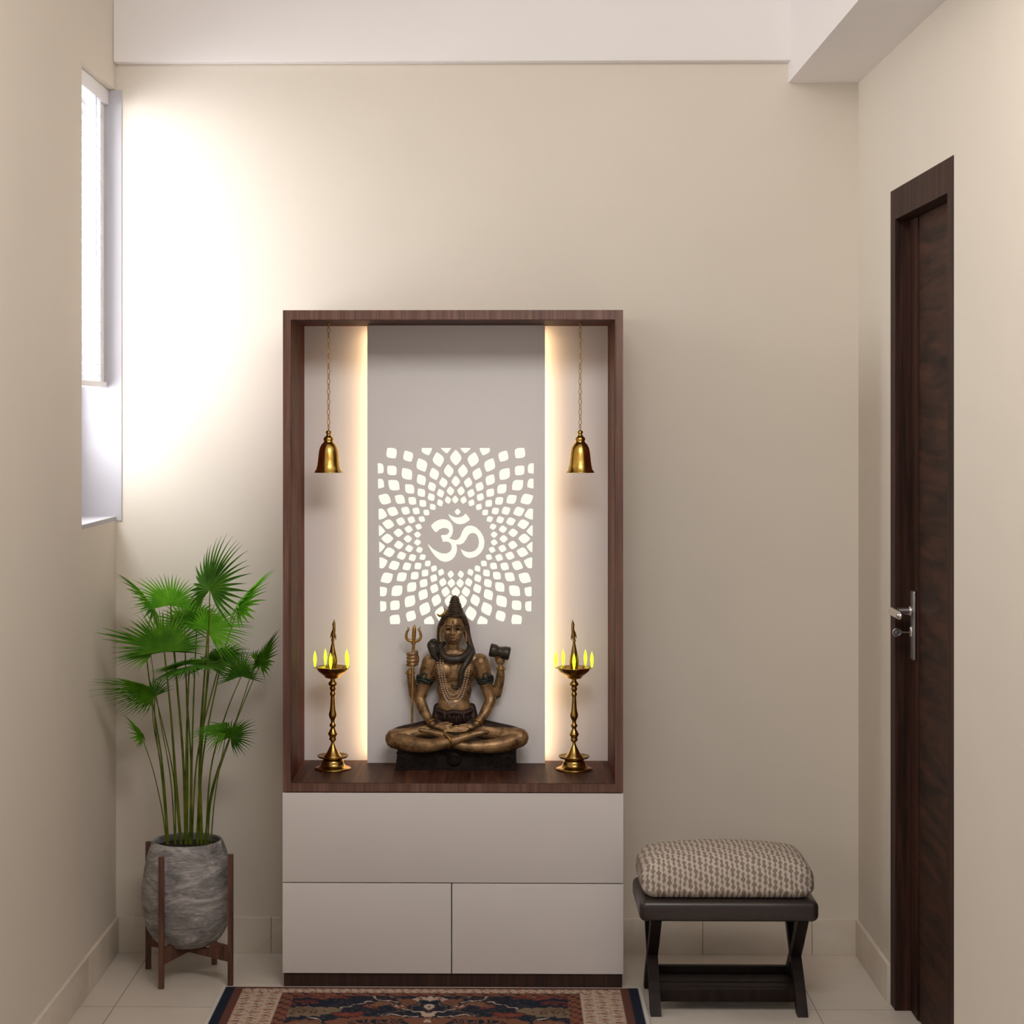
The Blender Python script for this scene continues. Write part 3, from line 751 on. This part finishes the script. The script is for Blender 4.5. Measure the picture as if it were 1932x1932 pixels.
# arm bands, bracelets, anklet
for (u0, v0, dx) in ((512, 925, -1), (1096, 925, 1)):
    B = MB()
    ax = (.22*dx, 0, -1)
    for dv, rr in ((-22, 9), (0, 13), (22, 9)): B.torus(S(u0+dv*.18*dx, v0+dv, 4), ax, 74*SU, rr*SU, 32, 8)
    B.torus(S(u0+dx*5, v0-35, -72), (0, 1, 0), 26*SU, 9*SU, 20, 8); B.torus(S(u0-dx*40, v0+15, -62), (0, 1, 0), 20*SU, 8*SU, 20, 8)
    B.ell(S(u0-dx*10, v0+20, -82), (16*SU, 10*SU, 16*SU)); B.ell(S(u0+dx*60, v0+25, -30), (22*SU, 22*SU, 12*SU))
    B.build('armband', M['bronze_band'], st)
for (q, ax, r) in (((580, 1335, -140), (.45, -.45, -.75), 44), ((1025, 1335, -140), (-.45, -.45, -.75), 44), ((376, 862, 8), (0, 0, 1), 39), ((1246, 822, 6), (.05, 0, 1), 40)):
    MB().torus(S(*q), ax, r*SU, 9*SU).build('bracelet', M['bronze_gold'], st)
B = MB()
cap(B, [(700,1452,-295,9),(738,1475,-326,13),(762,1510,-345,13),(764,1545,-335,11),(748,1585,-315,6)], 10)
B.build('anklet', M['bronze_gold'], st)
# garment
B = MB()
el(B, 805, 1295, 0, 190, 100, 112); cap(B, [(640,1190,20,40),(630,1290,0,50)]); cap(B, [(965,1190,20,40),(980,1290,0,50)])
cap(B, [(650,1225,-55,26),(720,1250,-85,26),(800,1240,-98,28),(880,1250,-88,26),(955,1225,-55,26)])
cap(B, [(700,1352,0,84),(480,1416,-46,88),(330,1450,-76,90),(265,1462,-85,84)]); cap(B, [(900,1352,0,84),(1150,1412,-46,88),(1320,1450,-76,90),(1385,1462,-85,84)])
for k in range(5): cap(B, [(700+k*48,1230,-88,14),(705+k*46,1290,-104,18),(700+k*50,1330,-100,10)], 8)
sculpt(B, 'loincloth', M['bronze_cloth'], .0015, 1)
# trident
B = MB()
cap(B, [(392,1385,-70,10),(398,1000,-62,12),(403,700,-26,14),(408,560,-22,15)], 12, 3)
cap(B, [(408,570,-22,16),(412,500,-22,20),(415,440,-22,19),(416,398,-22,2)], 12, 3)
cap(B, [(406,560,-22,13),(365,552,-22,14),(338,520,-22,14),(345,470,-22,12),(360,445,-22,11),(352,418,-22,2)], 10)
cap(B, [(410,560,-22,13),(452,552,-22,14),(478,520,-22,14),(470,470,-22,12),(458,445,-22,11),(474,418,-22,2)], 10)
el(B, 407, 580, -22, 24, 12, 20)
B.build('trident', M['bronze_gold'], st)
# drum
B = MB(); p0, p1 = S(1138, 640, -22), S(1332, 680, -22); ax = (p1-p0)
prof = [(0, 46), (.02, 60), (.12, 64), (.28, 63), (.38, 54), (.5, 44), (.62, 54), (.72, 63), (.88, 64), (.98, 60), (1, 46)]
B.tube([p0 + ax*t_ for t_, r in prof], [r*SU for t_, r in prof], 28, False)
B.torus(p0+ax*.07, ax, 62*SU, 5*SU); B.torus(p0+ax*.93, ax, 62*SU, 5*SU)
for k in range(8):
    a = 2*PI*k/8; n1 = Vector((0, math.cos(a), math.sin(a)))
    B.tube([p0+ax*.12+n1*62*SU, p0+ax*.5+n1*33*SU, p0+ax*.88+n1*62*SU], 3*SU, 6)
B.build('hand_drum', M['bronze_snake'], st)
# plinth with carved relief
zb1 = S(800, 1598, -197).z
xa, xb = S(232, 1800, -197).x, S(1397, 1800, -197).x; xc, xd = S(255, 1600, -197).x, S(1392, 1600, -197).x
yf, yb = YT-197*SU, YT+180*SU
B = MB().add([(xa, yf, NF), (xb, yf, NF), (xb, yb, NF), (xa, yb, NF), (xc, yf+.003, zb1), (xd, yf+.003, zb1), (xd, yb, zb1), (xc, yb, zb1)],
             [(0, 1, 5, 4), (1, 2, 6, 5), (2, 3, 7, 6), (3, 0, 4, 7), (4, 5, 6, 7), (0, 3, 2, 1)])
B.box(xa-.0005, xb+.0005, yf-.0015, yb, NF, NF+.004)
el(B, 800, 1688, -195, 74, 74, 22); el(B, 735, 1630, -200, 26, 22, 16); el(B, 868, 1630, -200, 26, 22, 16); el(B, 800, 1722, -214, 36, 28, 16); cap(B, [(748,1680,-206,9),(770,1655,-216,9),(790,1662,-218,7)], 8); cap(B, [(852,1680,-206,9),(830,1655,-216,9),(810,1662,-218,7)], 8)
el(B, 772, 1680, -214, 13, 8, 8); el(B, 828, 1680, -214, 13, 8, 8); cap(B, [(800,1665,-214,9),(800,1708,-226,13)], 8)
for sg in (-1, 1):
    for k, (cx, cy, r) in enumerate(((1030,1700,40),(1130,1690,32),(1220,1705,42),(1320,1700,34))):
        uu = cx if sg > 0 else 1620-cx
        B.torus(S(uu, cy, -198), (0, 1, 0), r*SU, 7*SU, 24, 8); B.torus(S(uu+6, cy+4, -198), (0, 1, 0), r*.5*SU, 6*SU, 20, 8)
        cap(B, [(uu-r, cy+30, -198, 6), (uu, cy+55, -200, 8), (uu+r+12, cy+22, -198, 5)], 8)
    e = 0
    P = [(900,1640),(1000,1620),(1120,1640),(1250,1618),(1370,1630)]
    cap(B, [((p if sg > 0 else 1620-p), q, -196, 9) for p, q in P], 8)
B.build('plinth', M['bronze_base'], st)
MB().box(xc-.002, xd+.002, yf+.004, yb, zb1-.001, zb1+.006, .002).build('seat_mat', M['bronze_cloth'], st)

# ------------------------------------------------------------------ plant, pot, stand
PY = -.228; pc = at(353.5, 1583, PY); PXc = pc.x
pl = thing('potted_palm', 'tall green fan palm in a grey mottled concrete pot left of the cabinet', 'plant', (PXc, PY, .088))
u = 5.21/3600
zr = pc.z - .002; z0 = .088
prof = [(.001, 0), (40*u, 0), (52*u, 3*u), (66*u, 16*u), (76*u, 34*u), (83*u, 62*u), (86*u, 92*u), (84.5*u, 120*u), (80*u, 150*u), (74*u, 178*u), (67*u, 197*u), (65*u, 200*u), (62.5*u, 200.5*u), (61*u, 198*u), (64*u, 186*u), (65*u, 176*u)]
k = (zr - z0)/(200*u); prof = [(r, z*k) for r, z in prof]
B = MB().lathe(prof, PXc, PY, z0, 64); B.build('pot', M['pot'], pl)
MB().lathe([(.0005, .002), (40*u, .003), (63.5*u, 0)], PXc, PY, z0+186*u*k, 40).build('soil', M['soil'], pl)
stn = thing('plant_stand', 'wooden four-legged plant stand holding the concrete pot', 'stand', (PXc, PY, 0))
legs = [at(303, 1868, -5.438+5.087+.0), at(431.5, 1860, -.313), at(281, 1827, -.151), at(405, 1818, -.105)]
lp = [(-.917, -.351), (-.7365, -.318), (-.9865, -.166), (-.810, -.122)]
ztop = [.352, .352, .352, .352]
for (x, y) in lp:
    MB().box(x-.0072, x+.0072, y-.0072, y+.0072, 0, .352, .0015).build('leg', M['stand'], stn)
for a, b_ in ((0, 3), (1, 2)):
    A = Vector((*lp[a], 0)); D_ = Vector((*lp[b_], 0)); d = (D_-A); L = d.length; d.normalize(); nn = Vector((-d.y, d.x, 0))*.0065
    B = MB(); poly = [(.004, .064), (.45*L, .088), (.55*L, .088), (L-.004, .064), (L-.004, .100), (.80*L, .108), (.77*L, .093), (.72*L, .0878), (.28*L, .0878), (.23*L, .093), (.20*L, .108), (.004, .100)]
    poly = [(.004, .064), (L/2, .070), (L-.004, .064), (L-.004, .104), (.80*L, .108), (.735*L, .0875), (.265*L, .0875), (.20*L, .108), (.004, .104)]
    n = len(poly); vs = [A + d*s_ + Vector((0, 0, z_)) + nn for s_, z_ in poly] + [A + d*s_ + Vector((0, 0, z_)) - nn for s_, z_ in poly]
    fs = [tuple(range(n)), tuple(reversed(range(n, 2*n)))] + [(i, i+n, (i+1) % n+n, (i+1) % n) for i in range(n)]
    B.add(vs, fs); B.build('cross_brace', M['stand'], stn)

def frond(hub, m, s, span, bend, n, mat, path, dY=0, skew=(0, 0, 30), k=.25, rad=3.0, inner=.42, start=0, wf=1.15):
    """hub/path in photo pixels; m, s = mid and side axes (px, px, metres of depth); bend = tip bend"""
    hy = PY + dY
    H = at(hub[0], hub[1], hy)
    sc = (5.438+hy)/F
    def vec(q): return Vector((q[0]*sc, q[2] if len(q) > 2 else 0, -q[1]*sc))
    Mv, Sv, Bv = vec(m), vec(s), vec(bend)
    nrm = Mv.cross(Sv).normalized()
    pts = [at(px, py, PY + (hy-PY)*f_) for px, py, f_ in path] + [H]
    P = catmull(pts, 8); RR = [(rad*(1-.5*i/(len(P)-1)))*sc*.68 for i in range(len(P))]
    pet = MB().tube(P, RR, 8).build('frond', M['petiole'], pl)
    B = MB(); dphi = 2*math.radians(span)/(n-1)
    for i in range(n):
        ph = -math.radians(span) + i*dphi + random.uniform(-.12, .12)*dphi
        c = 1 - k*(ph/math.radians(span))**2 + skew[1]*math.exp(-((math.degrees(ph)-skew[0])/skew[2])**2) + random.uniform(-.09, .05)
        D0 = (Mv*math.cos(ph) + Sv*math.sin(ph)); L = D0.length*c; L *= 1.07; D0 = D0.normalized()
        # local tangential direction inside the fan surface
        tv = (-Mv*math.sin(ph) + Sv*math.cos(ph))
        tv = (tv - D0*tv.dot(D0)); tl = tv.length; tv = tv.normalized() if tl > 1e-6 else nrm
        avg = (Mv.length+Sv.length)/2
        seg = 9; vs = []; fs = []
        jit = random.uniform(-.25, .25)
        for j in range(seg+1):
            t_ = j/seg
            r = L*t_
            ctr = H + D0*r + Bv*(t_**2.2)*c*(1+jit*.5) + Vector((0, 0, -.006*t_**3*(1+jit))) + nrm*(.004*math.sin(3*ph)*t_)
            wmax = max(.0016, tl*dphi*.5*inner*1.05*c)*wf
            if t_ <= inner: w = wmax*(t_/inner)
            else: w = wmax*(1.08-.08*t_)*(1-((t_-inner)/(1-inner))**1.25)
            w = max(w, .00025)
            fold = nrm*w*.75
            vs += [ctr - tv*w - fold*.5, ctr + fold*.6, ctr + tv*w - fold*.5]
        for j in range(seg):
            a = 3*j; fs += [(a, a+1, a+4, a+3), (a+1, a+2, a+5, a+4)]
        B.add(vs, fs, True)
    B.build('leaf_fan', M[mat], pet, fix=False)
def pth(bx, *mids):
    # start inside the pot; f is how far along the depth offset we are
    b0 = (bx, 1592, 0)
    return [b0] + [(x, y, f_) for x, y, f_ in mids]
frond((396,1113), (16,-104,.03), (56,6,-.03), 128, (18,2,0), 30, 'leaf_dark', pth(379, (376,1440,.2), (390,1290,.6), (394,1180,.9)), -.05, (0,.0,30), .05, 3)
frond((322,1142), (2,-66,-.02), (74,4,.03), 100, (0,6,0), 34, 'leaf_bright', pth(350, (346,1440,.2), (334,1290,.6), (325,1190,.9)), -.01, (-45,.2,22), .15, 4)
frond((288,1146), (-52,-76,.0), (-6,8,.09), 125, (-16,12,0), 26, 'leaf_mid', pth(318, (306,1440,.2), (284,1300,.6), (276,1215,.9)), .03, k=.3, rad=2.5, wf=1.5)
frond((450,1147), (46,-78,.0), (10,8,.075), 125, (18,8,0), 26, 'leaf_bright', pth(362, (372,1430,.2), (404,1290,.6), (435,1190,.9)), .03, k=.3, rad=2.5, wf=1.7)
frond((348,1180), (-8,-50,.05), (62,2,.03), 118, (0,10,0), 28, 'leaf_mid', pth(358, (360,1440,.2), (352,1300,.6)), .08, k=.1)
frond((372,1168), (0,-48,.05), (56,10,.03), 125, (0,12,0), 26, 'leaf_mid', pth(360, (362,1440,.2), (366,1300,.6)), .10, k=.1)
frond((392,1190), (46,-50,.0), (48,42,.03), 112, (8,14,0), 36, 'leaf_bright', pth(381, (377,1420,.2), (384,1300,.7)), -.02, (35,.12,40), .18, 4)
frond((310,1229), (-8,-86,.02), (88,-4,.05), 90, (0,4,0), 36, 'leaf_mid', pth(341, (331,1470,.2), (322,1345,.6)), -.06, (-64,.5,9), .12, 4)
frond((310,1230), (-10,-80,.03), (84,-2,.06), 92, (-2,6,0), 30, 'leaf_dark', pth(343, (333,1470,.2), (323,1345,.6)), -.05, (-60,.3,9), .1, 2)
frond((285,1238), (-60,-8,-.04), (6,-16,.05), 80, (-6,8,0), 16, 'leaf_mid', pth(330, (322,1470,.2), (300,1345,.6)), -.05, k=.2, rad=2)
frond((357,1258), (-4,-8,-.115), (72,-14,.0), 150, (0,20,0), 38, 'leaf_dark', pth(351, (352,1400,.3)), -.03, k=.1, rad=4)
frond((350,1254), (-6,-22,-.08), (66,-14,.0), 110, (0,8,0), 30, 'leaf_mid', pth(353, (354,1400,.3)), -.0, k=.1, rad=3)
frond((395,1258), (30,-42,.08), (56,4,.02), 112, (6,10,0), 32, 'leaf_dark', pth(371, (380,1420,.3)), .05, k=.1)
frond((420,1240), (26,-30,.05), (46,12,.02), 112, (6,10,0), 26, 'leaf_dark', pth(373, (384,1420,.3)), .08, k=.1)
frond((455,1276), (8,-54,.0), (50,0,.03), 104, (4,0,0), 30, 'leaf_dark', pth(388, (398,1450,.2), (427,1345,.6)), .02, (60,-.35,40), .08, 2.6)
frond((491,1252), (30,-66,-.01), (14,10,.06), 112, (4,4,0), 24, 'leaf_mid', pth(386, (402,1480,.2), (452,1345,.6)), .05, k=.2, rad=2.2, wf=1.4)
frond((482,1246), (26,-18,-.02), (10,26,.04), 100, (4,2,0), 18, 'leaf_mid', pth(387, (403,1480,.2), (450,1345,.6)), .03, k=.2, rad=2)
frond((292,1312), (-84,-42,-.10), (-4,44,.05), 84, (-24,16,0), 38, 'leaf_mid', pth(316, (306,1470,.2), (293,1370,.7)), -.04, k=.15, rad=2.8)
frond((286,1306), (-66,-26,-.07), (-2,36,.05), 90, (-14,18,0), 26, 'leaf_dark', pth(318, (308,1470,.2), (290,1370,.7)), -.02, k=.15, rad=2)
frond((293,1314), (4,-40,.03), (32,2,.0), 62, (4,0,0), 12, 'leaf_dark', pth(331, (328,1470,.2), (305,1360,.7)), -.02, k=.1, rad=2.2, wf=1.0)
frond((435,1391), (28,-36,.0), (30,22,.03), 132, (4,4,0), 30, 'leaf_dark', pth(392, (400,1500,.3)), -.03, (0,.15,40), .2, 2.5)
frond((428,1376), (-66,-8,-.04), (6,-26,.05), 88, (-4,14,0), 26, 'leaf_mid', pth(398, (406,1500,.3)), -.03, k=.2, rad=2)
frond((268,1392), (-24,-46,-.01), (2,-4,.04), 112, (-10,0,0), 18, 'leaf_mid', pth(314, (306,1530,.3), (288,1450,.7)), .0, k=.3, rad=2, wf=1.5)

# ------------------------------------------------------------------ stool
sx0, sx1, syf, syb = .343, .800, -.580, -.305
sc_ = ((sx0+sx1)/2, (syf+syb)/2)
stl = thing('footstool', 'dark wooden footstool with crossed legs and a patterned cushion', 'stool', (sc_[0], sc_[1], 0))
def pil(q):
    hx, hy = .222, .130
    if q.z > -.02:
        tz = (q.z+.052)/.104; q = Vector((q.x*(1-.02*tz), q.y*(1-.07*tz), q.z - .010*tz + .036*max(0, 1-(q.x/hx)**2)**.6*max(0, 1-(q.y/hy)**2)**.6*tz))
    return q
MB().rbox(sc_[0], sc_[1], .296+.048, .224, .133, .048, .040, 6, pil, 14).build('cushion', M['fabric'], stl)
MB().rbox(sc_[0], sc_[1], .269, .2285, .1375, .0275, .018, 4, None, 4).build('seat_frame', M['leather'], stl)
def sleg(x, y0, y1):
    # slightly bowed leg in the depth plane from (y0, floor) to (y1, seat)
    B = MB(); n = 10; vs = []; fs = []; w = .0135
    sg = 1 if y1 > y0 else -1
    for i in range(n+1):
        t_ = i/n; y = y0 + (y1-y0)*(t_ + .03*math.sin(2*PI*t_)*-1); z = .243*t_
        hw = .019 if t_ < .8 else .019 + .008*(t_-.8)/.2
        vs += [(x-w, y-hw, z), (x+w, y-hw, z), (x+w, y+hw, z), (x-w, y+hw, z)]
    for i in range(n):
        for j in range(4): fs.append((4*i+j, 4*i+(j+1) % 4, 4*i+4+(j+1) % 4, 4*i+4+j))
    fs += [(0, 3, 2, 1), (4*n, 4*n+1, 4*n+2, 4*n+3)]
    B.add(vs, fs); return B.build('leg', M['dark_wood'], stl)
for x in (.3865, .760):
    sleg(x-.0005, syf+.025, syb-.020); sleg(x+.0005, syb-.010, syf+.035)
MB().box(.399, .748, -.525, -.505, .024, .056, .002).build('stretcher', M['dark_wood'], stl)
MB().box(.399, .748, -.372, -.352, .024, .072, .002).build('stretcher', M['dark_wood'], stl)
for y0 in (-.500, -.452, -.414): MB().box(.399, .748, y0, y0+.036, .046, .056, .0015).build('shelf_slat', M['dark_wood'], stl)

# ------------------------------------------------------------------ rug
rx0, rx1 = at(420, 1867, -.355).x, .364
ry0, ry1 = -.352, -1.95
navy = (.016, .022, .036); red = (.17, .040, .028); rust = (.19, .080, .048); cream = (.50, .38, .29); tan = (.20, .14, .09); pink = (.33, .19, .145); brown = (.10, .055, .042); white = (.62, .58, .54)
rcx = (rx0+rx1)/2; RW = (rx1-rx0)/2
def rugcol(x, y):
    d = RW-abs(x-rcx); e = min(ry0-y, y-ry1); X = abs(x-rcx); q = e
    h = lambda a, b_: math.sin(a*12.9898+b_*78.233)*43758.5453 % 1
    if d < .009 or e < .006: return white
    if d < .034: return navy
    if d < .058 or e < .018: return red if (int((x+5)*90)+int((y+5)*90)) % 3 == 0 else brown
    if d < .165 or e < .055:
        # main border: small repeated flowers on cream
        a = y if d < .165 and e > .055 else x; b_ = d if d < .165 and e > .055 else e*1.6
        f = math.sin(a*2*PI/.047)*math.sin((b_-.058)*2*PI/.07) + .6*math.sin(a*2*PI/.0135+b_*40)*math.cos(b_*2*PI/.031) + .5*math.sin(a*2*PI/.0093)*math.sin(b_*2*PI/.021+2)
        if f > .95: return red
        if f < -1.0: return brown
        if f > .55: return pink
        return cream
    if d < .20 or e < .082: return rust if (int((y+5)*70)+int((x+5)*70)) % 3 else navy if h(int(x*200), int(y*200)) > .5 else red
    # field
    X = abs(X + .007*math.sin(q*95+1) + .004*math.sin(X*170+q*60)); q = q + .006*math.sin(X*85) + .004*math.sin(X*210+q*40)
    def E(cx, cy, a, b_): return ((X-cx)/a)**2 + ((q-cy)/b_)**2
    if X < .007: return cream if q < .2 or int(q*40) % 2 else rust
    for (cx, cy, a, b_, c1, c2) in ((.062,.13,.024,.03,rust,brown),(.075,.165,.022,.022,rust,cream),(.13,.145,.026,.022,rust,tan),(.15,.17,.02,.014,red,tan),(.34,.14,.085,.035,navy,red),(.30,.095,.10,.012,red,rust),(.33,.21,.10,.045,tan,brown),(.20,.235,.045,.018,red,rust),(.12,.30,.13,.05,rust,navy),(.30,.33,.06,.05,rust,tan),(.0,.42,.16,.07,rust,cream),(.25,.48,.1,.06,red,tan),(.0,.11,.05,.012,cream,red)):
        k_ = E(cx, cy, a, b_)
        if k_ < 1: return c1 if (k_ > .35 or int((X*1.7+q)*90) % 2) else c2
        if k_ < 1.18: return navy
    # scrolling tendrils
    for (a0, a1, ph) in ((.09, .05, 0), (.18, .045, 1.5), (.27, .03, 3)):
        if abs(q-(a0+a1*math.sin(X*22+ph))) < .0035: return cream
    if abs(X-.08-.05*math.sin(q*30)) < .003: return tan
    return navy if h(int(X*330), int(q*330)) > .12 else brown
nx = 300; ys = []
y = 0
while y < .45: ys.append(ry0-y); y += .0035
while ry0-y > ry1: ys.append(ry0-y); y += .012
ys.append(ry1)
vs = []; cols = []
for y in ys:
    for i in range(nx+1):
        x = rx0+(rx1-rx0)*i/nx; vs.append((x, y, .008)); cols.append(rugcol(x, y-.001 if y == ry0 else y))
fs = [(j*(nx+1)+i, j*(nx+1)+i+1, (j+1)*(nx+1)+i+1, (j+1)*(nx+1)+i) for j in range(len(ys)-1) for i in range(nx)]
nb = len(vs)
# thickness: skirt down to the floor
ring = [i for i in range(nx+1)] + [j*(nx+1)+nx for j in range(1, len(ys))] + [(len(ys)-1)*(nx+1)+i for i in range(nx-1, -1, -1)] + [j*(nx+1) for j in range(len(ys)-2, 0, -1)]
low = {r: nb+k_ for k_, r in enumerate(ring)}
for r in ring: x, y, _ = vs[r]; vs.append((x, y, 0.0005)); cols.append(white)
for k_ in range(len(ring)):
    a, b_ = ring[k_], ring[(k_+1) % len(ring)]; fs.append((a, b_, low[b_], low[a]))
B = MB().add(vs, fs); rug = B.build('rug', M['rug'])
ca = rug.data.color_attributes.new('weave', 'FLOAT_COLOR', 'POINT')
ca.data.foreach_set('color', [c for col in cols for c in (*col, 1)])
tag(rug, 'patterned oriental rug in navy, rust and cream in front of the cabinet', 'rug')

# ------------------------------------------------------------------ light
def area(name, loc, rot, sx, sy, power, col):
    l = bpy.data.lights.new(name, 'AREA'); l.shape = 'RECTANGLE'; l.size = sx; l.size_y = sy; l.energy = power; l.color = col
    o = bpy.data.objects.new(name, l); C.objects.link(o); o.location = loc; o.rotation_euler = rot; return o
# daylight outside the window
area('window_daylight', (XL-WT-.03, -.27, 1.93), (0, -PI/2, 0), 1.2, .44, 38, (.94, .965, 1.0))
# added fill from above for the walls and beam, no lamp there
area('upper_fill_light', (.3, -2.7, 2.72), (math.radians(62), 0, 0), 1.2, .6, 34, (1.0, .96, .92))
area('left_fill_light', (-2.2, -5.6, 1.7), (PI/2, 0, math.radians(-42)), 1.6, 1.6, 24, (.97, .97, 1.0))  # added fill from behind left to brighten the right wall
w = bpy.data.worlds.new('world'); bpy.context.scene.world = w; w.use_nodes = True
bg = w.node_tree.nodes['Background']; bg.inputs[0].default_value = (1.0, .95, .90, 1); bg.inputs[1].default_value = .36

sc = bpy.context.scene
sc.view_settings.view_transform = 'Standard'; sc.view_settings.look = 'None'; sc.view_settings.gamma = 1
sc.view_settings.use_curve_mapping = False; sc.view_settings.exposure = 0
sc.cycles.use_denoising = True
sc.cycles.max_bounces = 10; sc.cycles.diffuse_bounces = 6; sc.cycles.sample_clamp_indirect = 8
